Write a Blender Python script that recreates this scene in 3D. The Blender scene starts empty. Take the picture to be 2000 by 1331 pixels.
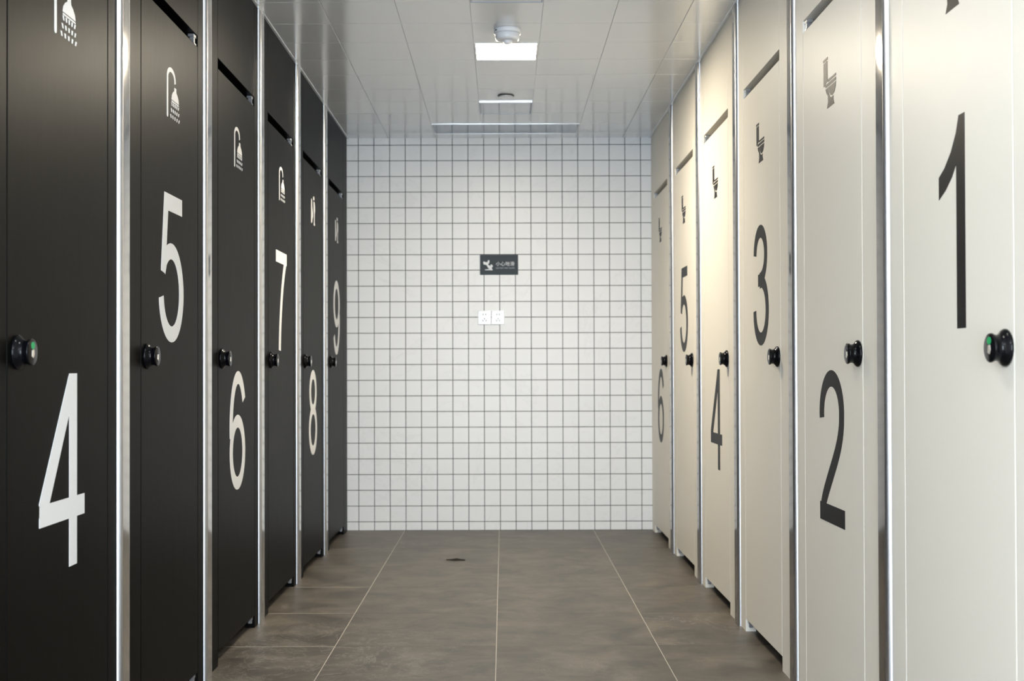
import bpy, bmesh, math, random
from mathutils import Vector
random.seed(7)
C = bpy.context.scene.collection
S = bpy.context.scene
R = math.radians

# ------------------------------------------------------------------ camera
H = 1.036                      # eye height
F = 2338.0                     # focal length in px of the 2000 px frame
cam_d = bpy.data.cameras.new('camera')
cam = bpy.data.objects.new('camera', cam_d); C.objects.link(cam)
cam_d.sensor_width = 36.0
cam_d.lens = F/2000*36.0
cam.location = (0, 0, H)
cam.rotation_mode = 'XYZ'
PITCH, ROLL = R(0.6), R(0.17)
from mathutils import Matrix
cam.matrix_world = Matrix.Translation((0, 0, H)) @ Matrix.Rotation(R(90)+PITCH, 4, 'X') @ Matrix.Rotation(-ROLL, 4, 'Z')
cam_d.shift_x = 17/2000
cam_d.shift_y = 28/2000
cam_d.clip_start = 0.02
cam_d.dof.use_dof = True
cam_d.dof.focus_distance = 3.7
cam_d.dof.aperture_fstop = 5.6
S.camera = cam

# ------------------------------------------------------------------ world, exposure, large lights
w = bpy.data.worlds.new('world'); S.world = w; w.use_nodes = True
w.node_tree.nodes['Background'].inputs[0].default_value = (0.75, 0.85, 1.0, 1)
w.node_tree.nodes['Background'].inputs[1].default_value = 0.3
S.view_settings.view_transform = 'Standard'
S.view_settings.look = 'None'
S.view_settings.gamma = 1.0
S.view_settings.use_curve_mapping = False
S.view_settings.exposure = 0.78

LAMP_STRENGTH = 122.0
LOBBY_FILL_STRENGTH = 11.0  # for the fill panels added behind the camera
NEAR_FILL_STRENGTH = 20.0  # for the dim fill panel added above the near doors
LAMP_COLOR = (1.0, 0.885, 0.70)
def area(name, loc, rot, sx, sy, power, col):
    d = bpy.data.lights.new(name, 'AREA'); d.shape = 'RECTANGLE'; d.size = sx; d.size_y = sy
    d.energy = power; d.color = col
    o = bpy.data.objects.new(name, d); C.objects.link(o)
    o.location = loc; o.rotation_euler = rot
    return o
# daylight coming in through the entrance doorway at the near end of the aisle
area('doorway_daylight', (0.0, -1.6, 1.12), (R(-90), 0, R(180)), 1.5, 2.1, 120, (0.76, 0.88, 1.0))

# ------------------------------------------------------------------ materials
def mat(name, col=(.8,.8,.8), rough=.5, metal=0.0, spec=.5, coat=0.0, emit=None, es=0):
    m = bpy.data.materials.new(name); m.use_nodes = True
    b = m.node_tree.nodes['Principled BSDF']
    b.inputs['Base Color'].default_value = (*col, 1)
    b.inputs['Roughness'].default_value = rough
    b.inputs['Metallic'].default_value = metal
    b.inputs['Specular IOR Level'].default_value = spec
    b.inputs['Coat Weight'].default_value = coat
    if emit:
        b.inputs['Emission Color'].default_value = (*emit, 1)
        b.inputs['Emission Strength'].default_value = es
    return m
def nd(m, t, **kw):
    n = m.node_tree.nodes.new(t)
    for k, v in kw.items():
        if k in n.inputs: n.inputs[k].default_value = v
        else: setattr(n, k, v)
    return n
def lk(m, a, b): m.node_tree.links.new(a, b)
def bsdf(m): return m.node_tree.nodes['Principled BSDF']

def laminate(name, col, rough, spec, streak):
    m = mat(name, col, rough, spec=spec)
    g = nd(m, 'ShaderNodeNewGeometry')
    mp = nd(m, 'ShaderNodeMapping'); mp.inputs['Scale'].default_value = (30, 30, 2.0)
    lk(m, g.outputs['Position'], mp.inputs['Vector'])
    n = nd(m, 'ShaderNodeTexNoise', Scale=3.0, Detail=5.0, Roughness=.6)
    lk(m, mp.outputs[0], n.inputs['Vector'])
    mr = nd(m, 'ShaderNodeMapRange'); mr.inputs['From Min'].default_value = .3; mr.inputs['From Max'].default_value = .7
    mr.inputs['To Min'].default_value = rough-streak; mr.inputs['To Max'].default_value = rough+streak
    lk(m, n.outputs['Fac'], mr.inputs['Value']); lk(m, mr.outputs[0], bsdf(m).inputs['Roughness'])
    n2 = nd(m, 'ShaderNodeTexNoise', Scale=700.0, Detail=2.0)
    lk(m, g.outputs['Position'], n2.inputs['Vector'])
    bp = nd(m, 'ShaderNodeBump', Strength=.05, Distance=.0004)
    lk(m, n2.outputs['Fac'], bp.inputs['Height']); lk(m, bp.outputs[0], bsdf(m).inputs['Normal'])
    return m
M_BLACK = laminate('black_laminate', (.0026, .0024, .0021), .42, .054, .01)
M_CREAM = laminate('cream_laminate', (.83, .79, .705), .43, .16, .02)
M_CORE = mat('panel_core', (.006, .006, .006), .6)

def steel(name, col, rough):
    m = mat(name, col, rough, metal=1.0)
    g = nd(m, 'ShaderNodeNewGeometry')
    mp = nd(m, 'ShaderNodeMapping'); mp.inputs['Scale'].default_value = (400, 400, 4)
    lk(m, g.outputs['Position'], mp.inputs['Vector'])
    n = nd(m, 'ShaderNodeTexNoise', Scale=1.0, Detail=3.0)
    lk(m, mp.outputs[0], n.inputs['Vector'])
    mr = nd(m, 'ShaderNodeMapRange'); mr.inputs['To Min'].default_value = rough*.9; mr.inputs['To Max'].default_value = rough*1.1
    lk(m, n.outputs['Fac'], mr.inputs['Value']); lk(m, mr.outputs[0], bsdf(m).inputs['Roughness'])
    return m
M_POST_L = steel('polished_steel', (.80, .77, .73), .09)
M_POST_R = steel('darker_polished_steel', (.34, .325, .31), .09)  # same steel shader with a darker base colour, right posts only
M_CHROME = mat('chrome', (.85, .86, .88), .12, metal=1.0)
M_HINGE = mat('bright_hinge_metal', (.55, .56, .58), .25, metal=.8)
M_SATIN = mat('satin_steel_edge', (.66, .67, .70), .36, metal=1.0)
M_KNOB = mat('black_knob_plastic', (.003, .003, .004), .16, spec=.18)
M_GREEN = mat('green_indicator', (.0, .35, .10), .4)
M_SLOT = mat('knob_slot_metal', (.85, .78, .66), .3, metal=.6)
M_NUM_W = mat('white_vinyl', (.80, .80, .80), .45)
M_NUM_K = mat('black_vinyl', (.006, .006, .007), .45, spec=.15)

def tile_white():
    m = mat('white_glazed_tile', (.83, .84, .85), .36, spec=.5)
    g = nd(m, 'ShaderNodeNewGeometry')
    n = nd(m, 'ShaderNodeTexNoise', Scale=1.6, Detail=7.0, Roughness=.62, Distortion=1.4)
    lk(m, g.outputs['Position'], n.inputs['Vector'])
    # thin grey veins where the noise crosses its mean
    s = nd(m, 'ShaderNodeMath', operation='SUBTRACT'); s.inputs[1].default_value = .5
    a = nd(m, 'ShaderNodeMath', operation='ABSOLUTE')
    mr = nd(m, 'ShaderNodeMapRange'); mr.inputs['From Max'].default_value = .012
    mr.inputs['To Min'].default_value = .955; mr.inputs['To Max'].default_value = 1.0
    lk(m, n.outputs['Fac'], s.inputs[0]); lk(m, s.outputs[0], a.inputs[0]); lk(m, a.outputs[0], mr.inputs['Value'])
    oi = nd(m, 'ShaderNodeObjectInfo')
    mr2 = nd(m, 'ShaderNodeMapRange'); mr2.inputs['To Min'].default_value = .975; mr2.inputs['To Max'].default_value = 1.0
    lk(m, oi.outputs['Random'], mr2.inputs['Value'])
    mu = nd(m, 'ShaderNodeMath', operation='MULTIPLY'); lk(m, mr.outputs[0], mu.inputs[0]); lk(m, mr2.outputs[0], mu.inputs[1])
    mx = nd(m, 'ShaderNodeMix', data_type='RGBA'); mx.inputs[6].default_value = (.0, .0, .0, 1); mx.inputs[7].default_value = (.83, .84, .85, 1)
    lk(m, mu.outputs[0], mx.inputs[0]); lk(m, mx.outputs[2], bsdf(m).inputs['Base Color'])
    return m
M_TILE = tile_white()
M_GROUT = mat('dark_grout', (.085, .095, .11), .8)
M_GROUT_F = mat('pale_floor_grout', (.62, .57, .50), .8)

def tile_floor():
    m = mat('grey_stone_tile', (.15, .13, .11), .42, spec=.5)
    g = nd(m, 'ShaderNodeNewGeometry'); oi = nd(m, 'ShaderNodeObjectInfo')
    cm = nd(m, 'ShaderNodeCombineXYZ')
    mm = nd(m, 'ShaderNodeMath', operation='MULTIPLY'); mm.inputs[1].default_value = 57.0
    lk(m, oi.outputs['Random'], mm.inputs[0]); lk(m, mm.outputs[0], cm.inputs[2])
    ad = nd(m, 'ShaderNodeVectorMath', operation='ADD')
    lk(m, g.outputs['Position'], ad.inputs[0]); lk(m, cm.outputs[0], ad.inputs[1])
    n = nd(m, 'ShaderNodeTexNoise', Scale=4.8, Detail=12.0, Roughness=.70, Distortion=.5)
    mp = nd(m, 'ShaderNodeMapping'); mp.inputs['Scale'].default_value = (1.0, 1.15, 1.0)
    lk(m, ad.outputs[0], mp.inputs['Vector']); lk(m, mp.outputs[0], n.inputs['Vector'])
    cr = nd(m, 'ShaderNodeValToRGB')
    e = cr.color_ramp.elements
    e[0].position = .36; e[0].color = (.058, .050, .041, 1)
    e[1].position = .66; e[1].color = (.172, .146, .118, 1)
    x = cr.color_ramp.elements.new(.5); x.color = (.106, .089, .071, 1)
    lk(m, n.outputs['Fac'], cr.inputs['Fac'])
    # sparse pale veins
    n2 = nd(m, 'ShaderNodeTexNoise', Scale=1.7, Detail=8.0, Roughness=.6, Distortion=1.6)
    lk(m, ad.outputs[0], n2.inputs['Vector'])
    s = nd(m, 'ShaderNodeMath', operation='SUBTRACT'); s.inputs[1].default_value = .5
    a = nd(m, 'ShaderNodeMath', operation='ABSOLUTE')
    lk(m, n2.outputs['Fac'], s.inputs[0]); lk(m, s.outputs[0], a.inputs[0])
    mr = nd(m, 'ShaderNodeMapRange'); mr.inputs['From Max'].default_value = .006; mr.inputs['To Min'].default_value = 1; mr.inputs['To Max'].default_value = 0
    lk(m, a.outputs[0], mr.inputs['Value'])
    n3 = nd(m, 'ShaderNodeTexNoise', Scale=1.1, Detail=2.0); lk(m, ad.outputs[0], n3.inputs['Vector'])
    mr3 = nd(m, 'ShaderNodeMapRange'); mr3.inputs['From Min'].default_value = .50; mr3.inputs['From Max'].default_value = .66
    mr3.inputs['To Max'].default_value = .5
    lk(m, n3.outputs['Fac'], mr3.inputs['Value'])
    mu = nd(m, 'ShaderNodeMath', operation='MULTIPLY'); lk(m, mr.outputs[0], mu.inputs[0]); lk(m, mr3.outputs[0], mu.inputs[1])
    # scratched, chalky wear concentrated on the worn tiles beside the black row
    ds = nd(m, 'ShaderNodeVectorMath', operation='DISTANCE'); ds.inputs[1].default_value = (-.72, 4.35, 0)
    lk(m, g.outputs['Position'], ds.inputs[0])
    md = nd(m, 'ShaderNodeMapRange'); md.inputs['From Min'].default_value = .25; md.inputs['From Max'].default_value = .75
    md.inputs['To Min'].default_value = 1.0; md.inputs['To Max'].default_value = 0.0
    lk(m, ds.outputs['Value'], md.inputs['Value'])
    n5 = nd(m, 'ShaderNodeTexNoise', Scale=3.2, Detail=9.0, Roughness=.7, Distortion=2.2); lk(m, ad.outputs[0], n5.inputs['Vector'])
    s5 = nd(m, 'ShaderNodeMath', operation='SUBTRACT'); s5.inputs[1].default_value = .5
    a5 = nd(m, 'ShaderNodeMath', operation='ABSOLUTE'); lk(m, n5.outputs['Fac'], s5.inputs[0]); lk(m, s5.outputs[0], a5.inputs[0])
    r5 = nd(m, 'ShaderNodeMapRange'); r5.inputs['From Max'].default_value = .013; r5.inputs['To Min'].default_value = .7; r5.inputs['To Max'].default_value = 0
    lk(m, a5.outputs[0], r5.inputs['Value'])
    m5 = nd(m, 'ShaderNodeMath', operation='MULTIPLY'); lk(m, r5.outputs[0], m5.inputs[0]); lk(m, md.outputs[0], m5.inputs[1])
    mxm = nd(m, 'ShaderNodeMath', operation='MAXIMUM'); lk(m, mu.outputs[0], mxm.inputs[0]); lk(m, m5.outputs[0], mxm.inputs[1])
    mx = nd(m, 'ShaderNodeMix', data_type='RGBA'); mx.inputs[7].default_value = (.36, .325, .28, 1)
    lk(m, mxm.outputs[0], mx.inputs[0]); lk(m, cr.outputs[0], mx.inputs[6]); lk(m, mx.outputs[2], bsdf(m).inputs['Base Color'])
    mr4 = nd(m, 'ShaderNodeMapRange'); mr4.inputs['To Min'].default_value = .36; mr4.inputs['To Max'].default_value = .52
    lk(m, n.outputs['Fac'], mr4.inputs['Value']); lk(m, mr4.outputs[0], bsdf(m).inputs['Roughness'])
    return m
M_FLOOR = tile_floor()
M_CEIL = mat('satin_ceiling_panel', (.76, .775, .78), .15, metal=.3, spec=.8)
M_CEIL_GAP = mat('ceiling_grid', (.70, .70, .70), .3)
M_GLOSSPANEL = mat('glossy_blue_white_panel', (.36, .41, .48), .12, spec=.8)
M_ALU = mat('brushed_aluminium', (.50, .52, .55), .3, metal=1.0)
M_LAMP = mat('lamp_diffuser', (.9, .9, .9), .4, emit=LAMP_COLOR, es=LAMP_STRENGTH)
M_NEAR_FILL = mat('near_fill_light', (.9, .9, .9), .4, emit=(1.0, .95, .86), es=NEAR_FILL_STRENGTH)
M_LOBBY_FILL = mat('lobby_fill_light', (.9, .9, .9), .4, emit=(1.0, .98, .94), es=LOBBY_FILL_STRENGTH)
M_OFF = mat('unlit_diffuser', (.66, .71, .78), .08, spec=1.0)
M_WHITE_PL = mat('white_plastic', (.82, .83, .86), .28)
M_DARKPL = mat('dark_plastic', (.03, .03, .035), .4)
M_SIGN = mat('slate_blue_sign_plastic', (.030, .042, .052), .45, spec=.2)
M_SIGNTXT = mat('sign_white_print', (.72, .74, .78), .5)
M_SIGNTXT2 = mat('sign_grey_print', (.40, .44, .48), .5)
M_SOCKET = mat('socket_plastic', (.84, .85, .87), .2)
M_PLASTER = mat('plain_plaster', (.78, .78, .77), .6)
M_SCRAP = mat('dark_leaf', (.035, .027, .018), .7)

# ------------------------------------------------------------------ helpers
def finish(name, bm, m, parent=None, smooth=False):
    me = bpy.data.meshes.new(name); bm.normal_update(); bm.to_mesh(me); bm.free()
    me.materials.append(m)
    if smooth:
        for p in me.polygons: p.use_smooth = True
    o = bpy.data.objects.new(name, me); C.objects.link(o)
    if parent: o.parent = parent
    return o
def add_box(bm, x0, x1, y0, y1, z0, z1, bev=0, seg=1):
    vs = [bm.verts.new((x, y, z)) for x in (x0, x1) for y in (y0, y1) for z in (z0, z1)]
    fs = [(0,1,3,2),(4,6,7,5),(0,4,5,1),(2,3,7,6),(0,2,6,4),(1,5,7,3)]
    faces = [bm.faces.new([vs[i] for i in f]) for f in fs]
    if bev:
        es = list({e for f in faces for e in f.edges})
        bmesh.ops.bevel(bm, geom=es, offset=bev, segments=seg, affect='EDGES', profile=.6)
def box(name, x0, x1, y0, y1, z0, z1, m, parent=None, bev=0, seg=1):
    bm = bmesh.new(); add_box(bm, x0, x1, y0, y1, z0, z1, bev, seg)
    bmesh.ops.recalc_face_normals(bm, faces=bm.faces)
    return finish(name, bm, m, parent)
def share(name, src, parent, loc, m=None):
    o = bpy.data.objects.new(name, src.data); C.objects.link(o); o.parent = parent; o.location = loc
    return o
def empty(name, loc, label, cat, group=None, rz=0):
    o = bpy.data.objects.new(name, None); C.objects.link(o); o.location = loc; o.rotation_euler = (0, 0, rz)
    o.empty_display_size = .1
    o['label'] = label; o['category'] = cat
    if group: o['group'] = group
    return o
def struct(o): o['kind'] = 'structure'; return o

def add_poly(bm, pts, yf, yb):
    """flat outline pts (u,v) facing -Y, extruded from yf (front) to yb"""
    a = 0
    for i in range(len(pts)):
        x0, z0 = pts[i]; x1, z1 = pts[(i+1) % len(pts)]; a += x0*z1-x1*z0
    if a < 0: pts = pts[::-1]
    fr = [bm.verts.new((u, yf, v)) for u, v in pts]; bk = [bm.verts.new((u, yb, v)) for u, v in pts]
    bm.faces.new(fr); bm.faces.new(bk[::-1])
    n = len(pts)
    for i in range(n):
        j = (i+1) % n
        bm.faces.new((fr[i], bk[i], bk[j], fr[j]))
def add_ribbon(bm, pts, wd, yf, yb, closed=False):
    """ribbon of width wd round a centre line, facing -Y"""
    n = len(pts); L = []; Rr = []
    for i in range(n):
        if closed: p0 = pts[(i-1) % n]; p1 = pts[(i+1) % n]
        else: p0 = pts[max(i-1, 0)]; p1 = pts[min(i+1, n-1)]
        dx, dz = p1[0]-p0[0], p1[1]-p0[1]; l = math.hypot(dx, dz) or 1
        nx, nz = -dz/l, dx/l; h = (wd[i] if isinstance(wd, list) else wd)/2
        L.append((pts[i][0]+nx*h, pts[i][1]+nz*h)); Rr.append((pts[i][0]-nx*h, pts[i][1]-nz*h))
    def V(p, y): return bm.verts.new((p[0], y, p[1]))
    lf = [V(p, yf) for p in L]; rf = [V(p, yf) for p in Rr]; lb = [V(p, yb) for p in L]; rb = [V(p, yb) for p in Rr]
    m_ = n if closed else n-1
    for i in range(m_):
        j = (i+1) % n
        bm.faces.new((rf[i], rf[j], lf[j], lf[i])); bm.faces.new((rb[i], lb[i], lb[j], rb[j]))
        bm.faces.new((lf[i], lf[j], lb[j], lb[i])); bm.faces.new((rf[i], rb[i], rb[j], rf[j]))
    if not closed:
        bm.faces.new((rf[0], lf[0], lb[0], rb[0])); bm.faces.new((rf[-1], rb[-1], lb[-1], lf[-1]))
def ell(cx, cy, rx, ry, a0, a1, n=28):
    return [(cx+rx*math.cos(R(a0+(a1-a0)*i/n)), cy+ry*math.sin(R(a0+(a1-a0)*i/n))) for i in range(n+1)]
def bez(p0, p1, p2, p3, n=16):
    r = []
    for i in range(n+1):
        t = i/n; s = 1-t
        r.append(tuple(s**3*p0[k]+3*s*s*t*p1[k]+3*s*t*t*p2[k]+t**3*p3[k] for k in (0, 1)))
    return r

# ---- numerals: unit height 1, width ~.59; list of ('p', pts) polygons and ('r', pts, width, closed) ribbons
W = .108
def six():
    return [('r', ell(.295, .315, .238, .262, 0, 360, 40)[:-1], W, True),
            ('r', ell(.315, .52, .262, .426, 33, 190, 34), W, False)]
DIGITS = {
 1: [('p', [(.235, .0), (.34, .0), (.34, 1.0), (.268, 1.0), (.235, .925), (.17, .845), (.085, .78), (.01, .745), (.01, .635), (.10, .672), (.18, .722), (.235, .775)])],
 2: [('r', ell(.295, .715, .235, .232, 188, 5, 26) + bez((.53, .70), (.525, .55), (.40, .44), (.27, .31), 12)[1:] + bez((.27, .31), (.16, .20), (.085, .13), (.062, .04), 8)[1:], W, False),
     ('p', [(.008, .0), (.59, .0), (.59, .118), (.008, .118)])],
 3: [('r', ell(.275, .75, .205, .198, 178, -80, 26) + [(.25, .548)], W, False),
     ('r', [(.25, .525)] + ell(.29, .292, .237, .24, 88, -180, 32), W, False),
     ('p', [(.19, .49), (.33, .49), (.33, .592), (.19, .592)])],
 4: [('p', [(.40, .0), (.512, .0), (.512, 1.0), (.40, 1.0)]), ('p', [(.0, .25), (.625, .25), (.625, .358), (.0, .358)]),
     ('p', [(.0, .30), (.13, .358), (.405, .80), (.405, 1.0), (.40, 1.0), (.0, .37)])],
 5: [('p', [(.115, .885), (.55, .885), (.55, 1.0), (.115, 1.0)]), ('p', [(.115, 1.0), (.035, .47), (.135, .455), (.205, .90)]),
     ('r', [(.085, .475)] + ell(.285, .335, .247, .282, 132, -172, 34), W, False)],
 6: six(),
 7: [('p', [(.0, .882), (.585, .882), (.585, 1.0), (.0, 1.0)]), ('r', bez((.545, .95), (.36, .75), (.23, .42), (.20, .0), 22), [W*.95]*23, False)],
 8: [('r', ell(.295, .742, .205, .205, 0, 360, 36)[:-1], W, True), ('r', ell(.295, .293, .24, .240, 0, 360, 40)[:-1], W, True)],
}
DIGITS[9] = [(k[0], [(.59-u, 1-v) for u, v in k[1]], *k[2:]) for k in six()]
def numeral(d, cu, v0, m, parent):
    h = .442; wdt = {1: .35, 4: .625}.get(d, .59)
    bm = bmesh.new()
    for n_, it in enumerate(DIGITS[d]):
        yf = -.0008-.00012*n_
        pts = [(cu+(u-wdt/2)*h, v0+v*h) for u, v in it[1]]
        if it[0] == 'p': add_poly(bm, pts, yf, .0006-.0001*n_)
        else:
            wd = [x*h for x in it[2]] if isinstance(it[2], list) else it[2]*h
            add_ribbon(bm, pts, wd, yf, .0006-.0001*n_, it[3])
    return finish('numeral', bm, m, parent)

def icon(kind, cu, m, parent):
    bm = bmesh.new(); IW = .134; IH = .152; v0 = 1.786
    def T(pts): return [(cu+(u-.5)*IW, v0+v*IH) for u, v in pts]
    yf, yb = -.0008, .0006
    if kind == 'shower':
        line = [(.06, .02), (.06, .78)] + ell(.36, .78, .30, .175, 180, 0, 20)[1:] + [(.68, .74)]
        add_ribbon(bm, T(line), .0135, yf, yb)
        for i in range(1): add_poly(bm, T(ell(.06, .02, .05, .04, 0, 360, 12)[:-1]), yf+.0001, yb)
        add_poly(bm, T([(.62, .66), (.76, .66), (.77, .58), (.86, .54), (.95, .47), (.985, .385), (.38, .385), (.41, .47), (.50, .545), (.60, .585)]), yf, yb)
        add_poly(bm, T([(.39, .368), (.98, .368), (.98, .34), (.39, .34)]), yf, yb)
        for r, (a, b, v) in enumerate(((.42, .95, .26), (.38, .97, .135), (.33, 1.0, .01))):
            for k in range(5):
                u = a+(b-a)*k/4; s = (k-2)*.008
                add_poly(bm, T([(u-.026-s, v), (u+.026-s, v), (u+.030+s, v+.068), (u-.030+s, v+.068)]), yf, yb)
        nm = 'shower_icon'
    elif kind == 'toilet':
        add_poly(bm, T([(.0, .935), (.36, .935), (.36, .985), (.0, .985)]), yf, yb)
        add_poly(bm, T([(.03, .46), (.34, .53), (.34, .915), (.03, .915)]), yf, yb)
        add_poly(bm, T([(.36, .50), (1.0, .50), (1.0, .545), (.36, .545)]), yf, yb)
        add_poly(bm, T([(.20, .415), (1.0, .415), (1.0, .475), (.12, .475)]), yf, yb)
        add_poly(bm, T([(.46, .39), (1.0, .39), (.96, .30), (.86, .215), (.72, .185), (.58, .21), (.49, .28)]), yf, yb)
        add_poly(bm, T([(.18, .39), (.42, .39), (.44, .27), (.53, .185), (.68, .155), (.80, .165), (.79, .10), (.86, .0), (.30, .0), (.38, .12), (.36, .24), (.26, .30)]), yf, yb)
        nm = 'toilet_icon'
    else:
        add_poly(bm, T([(.0, .06), (.0, .82), (.10, .86), (.22, .80), (.24, .60), (.36, .46), (.46, .36), (.44, .27), (.30, .18), (.24, .06), (.10, .02)]), yf, yb)
        add_poly(bm, T(ell(.64, .925, .15, .072, 0, 360, 18)[:-1]), yf, yb)
        add_poly(bm, T([(.58, .80), (.66, .83), (.84, .80), (.94, .70), (.96, .54), (.86, .40), (.84, .10), (.92, .04), (.88, .0), (.62, .0), (.68, .12), (.70, .38), (.58, .50)]), yf, yb)
        nm = 'urinal_icon'
    return finish(nm, bm, m, parent)

def lathe(name, prof, m, parent, cx, cz, seg=28):
    """prof = [(distance out of the panel, radius)], axis along -Y"""
    bm = bmesh.new(); rings = []
    for d, r in prof:
        if r < 1e-6: rings.append([bm.verts.new((cx, -d, cz))])
        else: rings.append([bm.verts.new((cx+r*math.cos(2*math.pi*k/seg), -d, cz+r*math.sin(2*math.pi*k/seg))) for k in range(seg)])
    for a, b in zip(rings, rings[1:]):
        for k in range(seg):
            j = (k+1) % seg
            if len(b) == 1: bm.faces.new((a[k], a[j], b[0]))
            elif len(a) == 1: bm.faces.new((a[0], b[j], b[k]))
            else: bm.faces.new((a[k], a[j], b[j], b[k]))
    bmesh.ops.recalc_face_normals(bm, faces=bm.faces)
    return finish(name, bm, m, parent, smooth=True)
KNOB = [(0, .0), (0, .0345), (.0015, .036), (.0045, .0358), (.0075, .0335), (.0105, .0295), (.0135, .0265), (.0175, .0248), (.0215, .0248), (.025, .0262), (.0275, .0275), (.0295, .028), (.0312, .0275), (.0320, .0258), (.0322, .0)]

# ------------------------------------------------------------------ the room
XL, XR, YB, ZC = -.994, .945, 7.62, 2.5
OUT_L, OUT_R = -2.25, 2.2
YN = -1.6
YL = 1.35                       # the aisle opens into a wider lobby nearer than this
L0, R0 = 2.20, 2.05            # where the partition rows begin
floor = struct(box('floor', OUT_L, OUT_R, YN, YB+.15, -.1, -.0006, M_GROUT_F))
ceiling = struct(box('ceiling', OUT_L, OUT_R, YN, YB+.15, ZC+.006, ZC+.1, M_CEIL))
wall_back = struct(box('wall_back', OUT_L, OUT_R, YB+.0025, YB+.15, -.0006, ZC+.006, M_GROUT))
struct(box('wall_left', OUT_L-.1, OUT_L, YN, YB+.15, -.1, ZC+.1, M_PLASTER))
struct(box('wall_right', OUT_R, OUT_R+.1, YN, YB+.15, -.1, ZC+.1, M_PLASTER))
struct(box('wall_left_near', OUT_L, XL, YL, L0, -.0006, ZC+.006, M_PLASTER))
struct(box('wall_right_near', XR, OUT_R, YL, R0, -.0006, ZC+.006, M_PLASTER))
bm = bmesh.new()
add_box(bm, OUT_L, -.8, YN-.1, YN, -.1, ZC+.1); add_box(bm, .8, OUT_R, YN-.1, YN, -.1, ZC+.1); add_box(bm, -.8, .8, YN-.1, YN, 2.2, ZC+.1)
bmesh.ops.recalc_face_normals(bm, faces=bm.faces)
struct(finish('wall_front', bm, M_PLASTER))

# floor tiles 600 x 600, each its own piece
fx = [-2.429+.6*k for k in range(0, 9)]; fy = [4.462-.6*k for k in range(14, 0, -1)] + [4.462+.6*k for k in range(0, 7)]
for i in range(len(fx)-1):
    for j in range(len(fy)-1):
        x0, x1 = max(fx[i], OUT_L), min(fx[i+1], OUT_R); y0, y1 = max(fy[j], YN), min(fy[j+1], YB)
        if x1-x0 < .02 or y1-y0 < .02: continue
        gyy = .0026 if x1 < -.5 else .0009
        o = box('floor_tile', x0+.0012, x1-.0012, y0+gyy, y1-gyy, -.008, random.uniform(-.0002, .0), M_FLOOR, floor, bev=.0003)

# wall tiles 100 x 100
gx = [XL-.01] + [-.9215+.1*k for k in range(19)] + [XR+.01]
gz = [-.0] + [.056+.1*k for k in range(25)] + [ZC+.004]
tiles = []
for i in range(len(gx)-1):
    for j in range(len(gz)-1):
        tiles.append((gx[i], gx[i+1], gz[j], gz[j+1]))
G = .0021
full = [t for t in tiles if abs(t[1]-t[0]-.1) < .001 and abs(t[3]-t[2]-.1) < .001]
rest = [t for t in tiles if t not in full]
full.sort(key=lambda t: (round(abs((t[2]+t[3])/2-1.3), 2), t[0]))
indiv, more = full[:288], full[288:]
bm = bmesh.new(); add_box(bm, -.05+G, .05-G, 0, .008, -.05+G, .05-G, .0007); bmesh.ops.recalc_face_normals(bm, faces=bm.faces)
proto = finish('wall_tile', bm, M_TILE, wall_back)
for k, t in enumerate(indiv):
    o = proto if k == 0 else share('wall_tile', proto, wall_back, (0, 0, 0))
    o.location = ((t[0]+t[1])/2, YB+random.uniform(-.0003, .0003), (t[2]+t[3])/2)
    o.rotation_euler = (random.uniform(-.0015, .0015), 0, random.uniform(-.0015, .0015))
bm = bmesh.new()
for t in more+rest: add_box(bm, t[0]+G, t[1]-G, YB, YB+.008, t[2]+G, t[3]-G, .0007)
bmesh.ops.recalc_face_normals(bm, faces=bm.faces)
o = finish('outer_wall_tiles', bm, M_TILE, wall_back); o['kind'] = 'stuff'

# ceiling panels 300 x 300
cx_ = [XL-.0, -.73, -.43, -.13, .165, .465, .765, XR]
cy_ = [YB] + [7.477-.3*k for k in range(0, 37)] + [YN]
cy_ = sorted(set(cy_))
special = set()
def cidx(x, y):
    i = max(k for k in range(len(cx_)-1) if cx_[k] <= x); j = max(k for k in range(len(cy_)-1) if cy_[k] <= y); return i, j
lamps = [(.0175, 5.527), (.0175, 2.527)]  # second one is unseen, added to brighten the near doors
for x, y in lamps: special.add(cidx(x, y))
for x, y in ((.0, 4.627), (.0, 6.727), (-.3, 7.32), (.0, 7.32), (.3, 7.32)): special.add(cidx(x, y))
far_bm = bmesh.new()
for i in range(len(cx_)-1):
    for j in range(len(cy_)-1):
        if (i, j) in special: continue
        a = (cx_[i]+.001, cx_[i+1]-.001, cy_[j]+.001, cy_[j+1]-.001)
        if cy_[j] > 1.0:
            o = box('ceiling_panel', a[0]-(a[0]+a[1])/2, a[1]-(a[0]+a[1])/2, a[2]-(a[2]+a[3])/2, a[3]-(a[2]+a[3])/2, 0, .006, M_CEIL, ceiling, bev=.0014 if i in (0, 1, 5, 6) else .0007)
            o.location = ((a[0]+a[1])/2, (a[2]+a[3])/2, ZC+random.uniform(0, .0007))
            o.rotation_euler = (random.uniform(-.002, .002), random.uniform(-.003, .003), 0)
        else: add_box(far_bm, a[0], a[1], a[2], a[3], ZC, ZC+.006, .0012)
bmesh.ops.recalc_face_normals(far_bm, faces=far_bm.faces)
o = finish('near_ceiling_panels', far_bm, M_CEIL, ceiling); o['kind'] = 'stuff'
# slim angle trim where the ceiling meets the two rows
for n, (a, b, y0) in enumerate(((XL, XL+.012, L0), (XR-.012, XR, R0)), 1):
    struct(box('trim_%d' % n, a, b, y0, YB, ZC-.004, ZC+.0015, M_CEIL, bev=.001))

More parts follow.
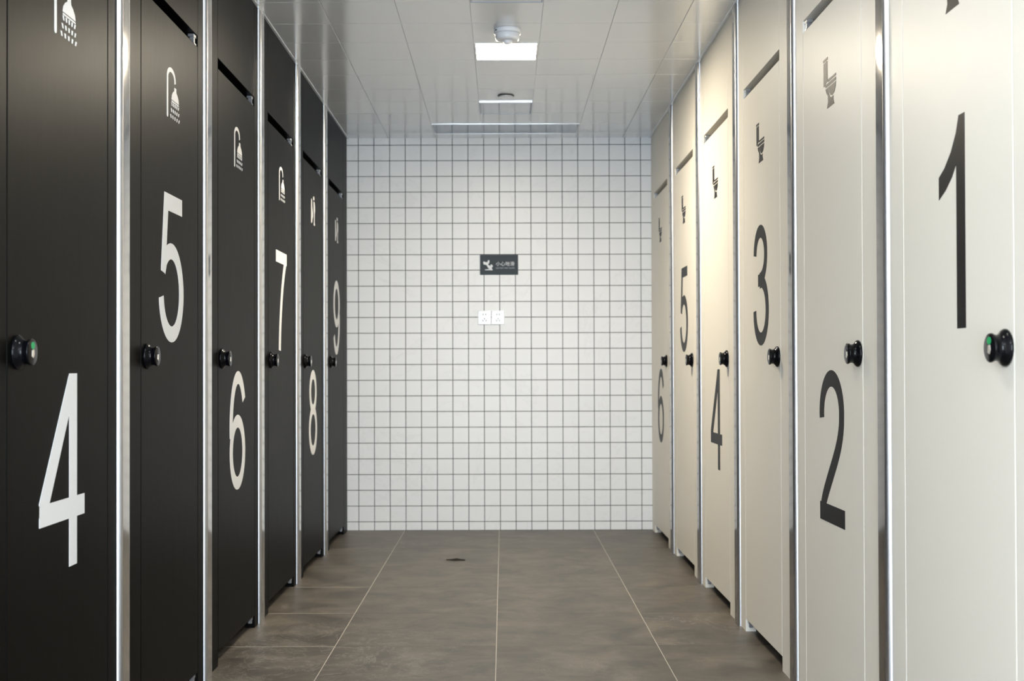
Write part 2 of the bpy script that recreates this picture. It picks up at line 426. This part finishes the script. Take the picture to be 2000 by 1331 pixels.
# ------------------------------------------------------------------ partition rows
def stall(side, y_start, y_end, d0, d1, digit, low, kind, label):
    """side 'L' or 'R'; world-y extents of the front and of its door"""
    left = side == 'L'
    m = M_BLACK if left else M_CREAM
    mn = M_NUM_W if left else M_NUM_K
    if left:
        root = empty('toilet_cubicle' if kind != 'shower' else 'shower_cubicle', (XL, y_start, 0), label, 'cubicle', 'black cubicle fronts on the left', R(90))
        U = lambda y: y-y_start
    else:
        root = empty('toilet_cubicle', (XR, y_end, 0), label, 'cubicle', 'cream cubicle fronts on the right', R(-90))
        U = lambda y: y_end-y
    a, b = sorted((U(y_start), U(y_end))); p, q = sorted((U(d0), U(d1)))
    HB = 2.121; DT = 2.084; DB = .05; g = .002
    T = .040; TD = .030
    zt = ZC-.001
    box('pilaster', a+.001, p-g, 0, T, 0, zt, m, root, .0018, 2)
    box('pilaster', q+g, b-.001, 0, T, 0, zt, m, root, .0018, 2)
    box('header_panel', p-.0005, q+.0005, .0, T, HB, zt, m, root, .0015, 2)
    door = box('door', p+g, q-g, 0, TD, DB, DT, m, root, .0018, 2)
    near = p if left else q; far = q if left else p
    s = 1 if left else -1
    # stop strips that close the joints from behind
    box('door_stop', min(near, near-s*.03), max(near, near-s*.03)+(.0), T+.0005, T+.012, 0, DT, M_CORE, root)
    cu = (p+q)/2
    numeral(digit, cu, .583 if low else 1.114, mn, door)
    icon(kind, cu+(.012 if left else -.0), mn, door)
    ku = near+s*(.052 if left else .037)
    lathe('knob', KNOB, M_KNOB, door, ku, 1.070)
    bm = bmesh.new(); add_poly(bm, [(ku+.0085*math.cos(t), 1.0835+.0075*math.sin(t)) for t in [2*math.pi*k/16 for k in range(16)]], -.0329, -.0315)
    finish('lock_indicator', bm, M_GREEN if digit in (4, 1) and (left or digit == 1) else M_DARKPL, door)
    bm = bmesh.new(); add_poly(bm, [(ku-.0055, 1.061), (ku+.002, 1.058), (ku+.0065, 1.066), (ku+.0045, 1.0755), (ku-.004, 1.0745)], -.0331, -.0315)
    finish('knob_slot', bm, M_SLOT, door)
    # pivot hinges at the far edge, top and bottom
    for nm, z0, z1 in (('hinge', DT-.001, HB-.001), ('hinge', .012, DB+.001)):
        bm = bmesh.new()
        hw2 = .034 if z0 > 1 else .024
        e0, e1 = (far-hw2, far-.003) if left else (far+.003, far+hw2)
        if z0 > 1:
            add_box(bm, e0, e1, .004, .024, z1-.010, z1, .001); add_box(bm, e0+.004, e1-.004, .003, .022, z0, z0+.009, .001)
            add_box(bm, (e0+e1)/2-.007, (e0+e1)/2+.007, .006, .020, z0+.006, z1-.008)
        else:
            add_box(bm, e0, e1, .006, .026, z0+.022, z1, .001); add_box(bm, e0+.005, e1-.002, .008, .024, z0+.008, z0+.024, .002)
        bmesh.ops.recalc_face_normals(bm, faces=bm.faces)
        finish(nm, bm, M_HINGE, door)
    # wall between this cubicle and its neighbour nearer the camera
    e = a if left else b
    lo, hi = (e-.006, e+.006)
    box('divider_panel', lo, hi, T+.007, 1.24, .0 if left else .0, zt, m, root)
    return root

def post(side, yc, label):
    left = side == 'L'
    pw = .040; r = .014; dep = .012; back = .045; bow = .00045
    # profile in local (u, out): slightly bowed mirror face with rounded satin shoulders
    pts = [(-pw, -back), (-pw, dep-r-bow)]
    for k in range(1, 10):
        t = R(88*k/10); pts.append((-pw+r-r*math.cos(t), dep-r+r*math.sin(t)-bow))
    i0 = len(pts)
    for k in range(0, 25):
        u = (-pw+r)+(2*pw-2*r)*k/24; pts.append((u, dep-bow*(u/(pw-r))**2))
    i1 = len(pts)-1
    for k in range(9, 0, -1):
        t = R(88*k/10); pts.append((pw-r+r*math.cos(t), dep-r+r*math.sin(t)-bow))
    pts += [(pw, dep-r-bow), (pw, -back)]
    bm = bmesh.new()
    lo = [bm.verts.new((u, -o_, 0)) for u, o_ in pts]; hi = [bm.verts.new((u, -o_, ZC-.002)) for u, o_ in pts]
    n = len(pts)
    for i in range(n):
        j = (i+1) % n; f = bm.faces.new((lo[i], lo[j], hi[j], hi[i])); f.smooth = 1 <= i < n-2
        f.material_index = 0 if i0 <= i < i1 else 1
    for cap in (bm.faces.new(lo), bm.faces.new(hi)):
        for e in cap.edges: e.smooth = False
    bm.verts.ensure_lookup_table()
    for e in bm.edges:
        if e.verts[0].co.x == e.verts[1].co.x and (abs(e.verts[0].co.x-pts[i0][0]) < 1e-6 or abs(e.verts[0].co.x-pts[i1][0]) < 1e-6): e.smooth = False
    bmesh.ops.recalc_face_normals(bm, faces=bm.faces)
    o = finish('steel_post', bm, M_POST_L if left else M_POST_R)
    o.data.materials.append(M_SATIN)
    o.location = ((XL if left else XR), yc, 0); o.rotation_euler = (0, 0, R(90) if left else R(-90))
    o['label'] = label; o['category'] = 'post'; o['group'] = ('bright steel posts of the black row' if left else 'darker steel posts of the cream row')
    return o

PH = .0402
WORDS = 'one two three four five six seven eight nine'.split()
# left row: black
lp = [3.12+.888*k for k in range(5)]
ld = [2.396+.8875*k for k in range(6)]
lk_ = ['shower', 'shower', 'shower', 'shower', 'urinal', 'urinal']
ll = ['black shower cubicle front with white numeral four set low, nearest on left',
      'black shower cubicle front with white numeral five set high',
      'black shower cubicle front with white numeral six set low',
      'black shower cubicle front with white numeral seven set high',
      'black cubicle front with white numeral eight and two-figure symbol',
      'black cubicle front with white numeral nine next to the tiled end wall']
for k in range(6):
    ys = L0+.001 if k == 0 else lp[k-1]+PH
    ye = lp[k]-PH if k < 5 else YB-.004
    stall('L', ys, ye, ld[k], min(ld[k]+.611, ye-.03), 4+k, k % 2 == 0, lk_[k], ll[k])
for k in range(5):
    post('L', lp[k], 'polished steel post between the black cubicle fronts numbered %s and %s' % (WORDS[3+k], WORDS[4+k]))
# right row: cream
rp = [2.962+.932*k for k in range(5)]
rd = [2.212+.9335*k for k in range(6)]
rl = ['cream toilet cubicle front with black numeral one, nearest on right',
      'cream toilet cubicle front with black numeral two set low',
      'cream toilet cubicle front with black numeral three set high',
      'cream toilet cubicle front with black numeral four set low',
      'cream toilet cubicle front with black numeral five set high',
      'cream toilet cubicle front with black numeral six next to the tiled end wall']
for k in range(6):
    ys = R0+.001 if k == 0 else rp[k-1]+PH
    ye = rp[k]-PH if k < 5 else YB-.004
    stall('R', ys, ye, rd[k], min(rd[k]+.608, ye-.03), 1+k, k % 2 == 1, 'toilet', rl[k])
for k in range(5):
    post('R', rp[k], 'dark polished steel post between the cream cubicle fronts numbered %s and %s' % (WORDS[k], WORDS[k+1]))

# ------------------------------------------------------------------ ceiling fittings
def ring_frame(name, x0, x1, y0, y1, z0, z1, t, m, parent):
    bm = bmesh.new()
    add_box(bm, x0, x1, y0, y0+t, z0, z1, .001); add_box(bm, x0, x1, y1-t, y1, z0, z1, .001)
    add_box(bm, x0, x0+t, y0+t, y1-t, z0, z1, .001); add_box(bm, x1-t, x1, y0+t, y1-t, z0, z1, .001)
    bmesh.ops.recalc_face_normals(bm, faces=bm.faces)
    return finish(name, bm, m, parent)
lab = ['square glowing ceiling light panel behind the smoke detector',
       'added unseen fill light panel over the nearest cubicles, above the frame',
]
for n, (x, y) in enumerate(lamps):
    r = empty('ceiling_light', (x, y, ZC), lab[n], 'light')
    ring_frame('lamp_frame', -.146, .146, -.148, .148, -.003, .006, .009, M_WHITE_PL, r)
    box('diffuser', -.137, .137, -.139, .139, -.001, .005, (M_LAMP, M_NEAR_FILL)[n], r)
for x, lb in ((-1.25, 'added unseen fill light panel over the left of the lobby behind the viewer'), (1.25, 'added unseen fill light panel over the right of the lobby behind the viewer')):  # pair of unseen panels added as even fill on both door rows
    r = empty('ceiling_light', (x, -.1, ZC), lb, 'light')
    ring_frame('lamp_frame', -.31, .31, -.61, .61, -.003, .006, .012, M_WHITE_PL, r)
    box('diffuser', -.298, .298, -.598, .598, -.001, .005, M_LOBBY_FILL, r)
def unlit(x, y, label):
    r = empty('ceiling_light', (x, y, ZC), label, 'light')
    ring_frame('lamp_frame', -.146, .146, -.148, .148, -.005, .006, .006, M_GLOSSPANEL, r)
    box('diffuser', -.139, .139, -.138, .141, -.003, .005, M_OFF, r, .001)
    box('edge_strip', -.146, .146, -.1515, -.1490, -.005, .004, M_ALU, r)
unlit(.0175, 4.627, 'unlit square ceiling panel light with metal frame cut by the top of the photo')
unlit(.0175, 6.727, 'unlit square ceiling panel light with metal frame near the tiled end wall')
r = empty('ceiling_vent', (.0175, 7.327, ZC), 'long bluish ceiling access panel across the aisle by the tiled end wall', 'vent')
ring_frame('vent_frame', -.4465, .4465, -.148, .148, -.003, .006, .006, M_CEIL, r)
box('cover_panel', -.438, .438, -.140, .140, -.001, .005, M_GLOSSPANEL, r)

def disc_stack(name, prof, m, parent, loc=(0, 0, 0), seg=40):
    bm = bmesh.new(); rings = []
    for z, rr in prof:
        rings.append([bm.verts.new((rr*math.cos(2*math.pi*k/seg), rr*math.sin(2*math.pi*k/seg), z)) for k in range(seg)])
    for a, b in zip(rings, rings[1:]):
        for k in range(seg): j = (k+1) % seg; bm.faces.new((a[k], a[j], b[j], b[k]))
    bm.faces.new(rings[0]); bm.faces.new(rings[-1])
    bmesh.ops.recalc_face_normals(bm, faces=bm.faces)
    o = finish(name, bm, m, parent); o.location = loc
    for p in o.data.polygons: p.use_smooth = len(p.vertices) == 4
    return o
r = empty('smoke_detector', (.022, 5.17, ZC), 'round white smoke detector on ceiling just in front of glowing light', 'detector')
disc_stack('base', [(.0, .056), (-.002, .0595), (-.016, .0595), (-.0185, .058), (-.020, .054)], M_WHITE_PL, r)
disc_stack('housing', [(-.020, .050), (-.022, .053), (-.040, .0515), (-.045, .049), (-.048, .044), (-.0485, .030)], M_WHITE_PL, r)
disc_stack('sensor_cage', [(-.0485, .020), (-.055, .019), (-.061, .016), (-.064, .010), (-.065, .004)], M_WHITE_PL, r)
disc_stack('status_window', [(-.0075, .0045), (-.0125, .0045)], M_DARKPL, r, (-.048, -.034, -.001), 12)
r = empty('ceiling_sensor', (.018, 6.43, ZC), 'small round flush ceiling sensor between glowing and unlit panel lights', 'sensor')
disc_stack('rim', [(.0, .044), (-.004, .044), (-.005, .042)], M_DARKPL, r)
disc_stack('cover', [(-.005, .040), (-.010, .037), (-.012, .030)], M_CEIL, r)

# ------------------------------------------------------------------ wall fittings
def px(x, y, Y=YB): return (x-983)*Y/F, H+(718-y)*Y/F
sx0, sz1 = px(938, 498); sx1, sz0 = px(1012.5, 537)
r = empty('warning_sign', ((sx0+sx1)/2, YB-.001, (sz0+sz1)/2), 'dark slate sign with slipping figure on white tiled end wall', 'sign')
hw, hh = (sx1-sx0)/2, (sz1-sz0)/2
box('plate', -hw, hw, -.006, 0, -hh, hh, M_SIGN, r, .001)
bm = bmesh.new()
def SP(pts, f=-.0066): add_poly(bm, [(-hw+u*2*hw, hh-v*2*hh) for u, v in pts], f, -.0055)
# falling figure (drawn in sign-relative units, v down)
SP([(.085, .36), (.10, .33), (.135, .36), (.19, .37), (.215, .27), (.245, .27), (.25, .36), (.225, .46), (.205, .50), (.27, .55), (.31, .60), (.31, .68), (.33, .74), (.325, .77), (.13, .77), (.13, .745), (.20, .72), (.245, .71), (.20, .62), (.175, .52), (.13, .49), (.095, .48)])
SP([(u, v) for u, v in [(.275, .50), (.305, .48), (.33, .53), (.335, .60), (.315, .63), (.285, .58)]], -.0067)
finish('slipping_figure', bm, M_SIGNTXT, r)
def text(name, body, size, x, z, m, parent, y=-.0062, sxx=1.0):
    cu = bpy.data.curves.new(name, 'FONT'); cu.body = body; cu.size = size; cu.align_x = 'CENTER'; cu.align_y = 'CENTER'
    cu.extrude = .0003; cu.materials.append(m)
    t = bpy.data.objects.new(name, cu); C.objects.link(t)
    bpy.context.view_layer.update()
    me = bpy.data.meshes.new_from_object(t.evaluated_get(bpy.context.evaluated_depsgraph_get()))
    bpy.data.objects.remove(t)
    o = bpy.data.objects.new(name, me); C.objects.link(o); o.parent = parent
    o.location = (x, y, z); o.rotation_euler = (R(90), 0, 0); o.scale = (sxx, 1, 1)
    return o
text('lettering', '小心地滑', .030, -hw+.66*2*hw, hh-.47*2*hh, M_SIGNTXT, r)
text('small_lettering', 'CAUTION WET FLOOR', .0125, -hw+.66*2*hw, hh-.67*2*hh, M_SIGNTXT2, r, sxx=.93)

for n, (xa, xb, lb) in enumerate(((934, 959, 'left of two white wall sockets below the dark sign'), (960.5, 985.5, 'right of two white wall sockets below the dark sign'))):
    x0, z1 = px(xa, 607); x1, z0 = px(xb, 634.5)
    cx, cz = (x0+x1)/2, (z0+z1)/2
    r = empty('wall_socket', (cx, YB-.001, cz), lb, 'socket', 'white sockets on the tiled wall')
    h2 = .0415
    box('faceplate', -h2, h2, -.009, 0, -.044, .044, M_SOCKET, r, .003, 2)
    box('outlet_insert', -.030, .030, -.0105, -.006, -.033, .033, M_SOCKET, r, .0015)
    for u, v, wv, hv, an in ((-.008, .020, .0035, .011, 0), (.008, .020, .0035, .011, 0), (0, -.008, .0035, .011, 0), (-.010, -.019, .0035, .011, 30), (.010, -.019, .0035, .011, -30)):
        bm = bmesh.new(); ca, sa = math.cos(R(an)), math.sin(R(an))
        add_poly(bm, [(u+a*ca-b*sa, v+a*sa+b*ca) for a, b in ((-wv/2, -hv/2), (wv/2, -hv/2), (wv/2, hv/2), (-wv/2, hv/2))], -.0109, -.0100)
        finish('pin_hole', bm, M_DARKPL, r)

# ------------------------------------------------------------------ small dark scrap on the floor
bm = bmesh.new()
prof = [(-.055, .002), (-.030, .010), (-.012, .022), (.004, .018), (.022, .009), (.048, .004)]
top = []; bot = []; low = []
for x, hw_ in prof:
    z = .004+.006*math.exp(-(x/.02)**2)
    top.append(bm.verts.new((x, hw_, z*.5))); bot.append(bm.verts.new((x, -hw_*.8, z*.6))); low.append(bm.verts.new((x, 0, z+.003)))
for i in range(len(prof)-1):
    bm.faces.new((bot[i], bot[i+1], low[i+1], low[i])); bm.faces.new((low[i], low[i+1], top[i+1], top[i]))
bmesh.ops.solidify(bm, geom=bm.faces[:], thickness=.001)
o = finish('leaf_scrap', bm, M_SCRAP)
zmin = min(v.co.z for v in o.data.vertices)
o.location = (-.256, 6.44, -zmin+.0002); o.rotation_euler = (0, 0, R(-6))
o['label'] = 'small dark curled scrap lying on the grey floor near the end wall'; o['category'] = 'scrap'
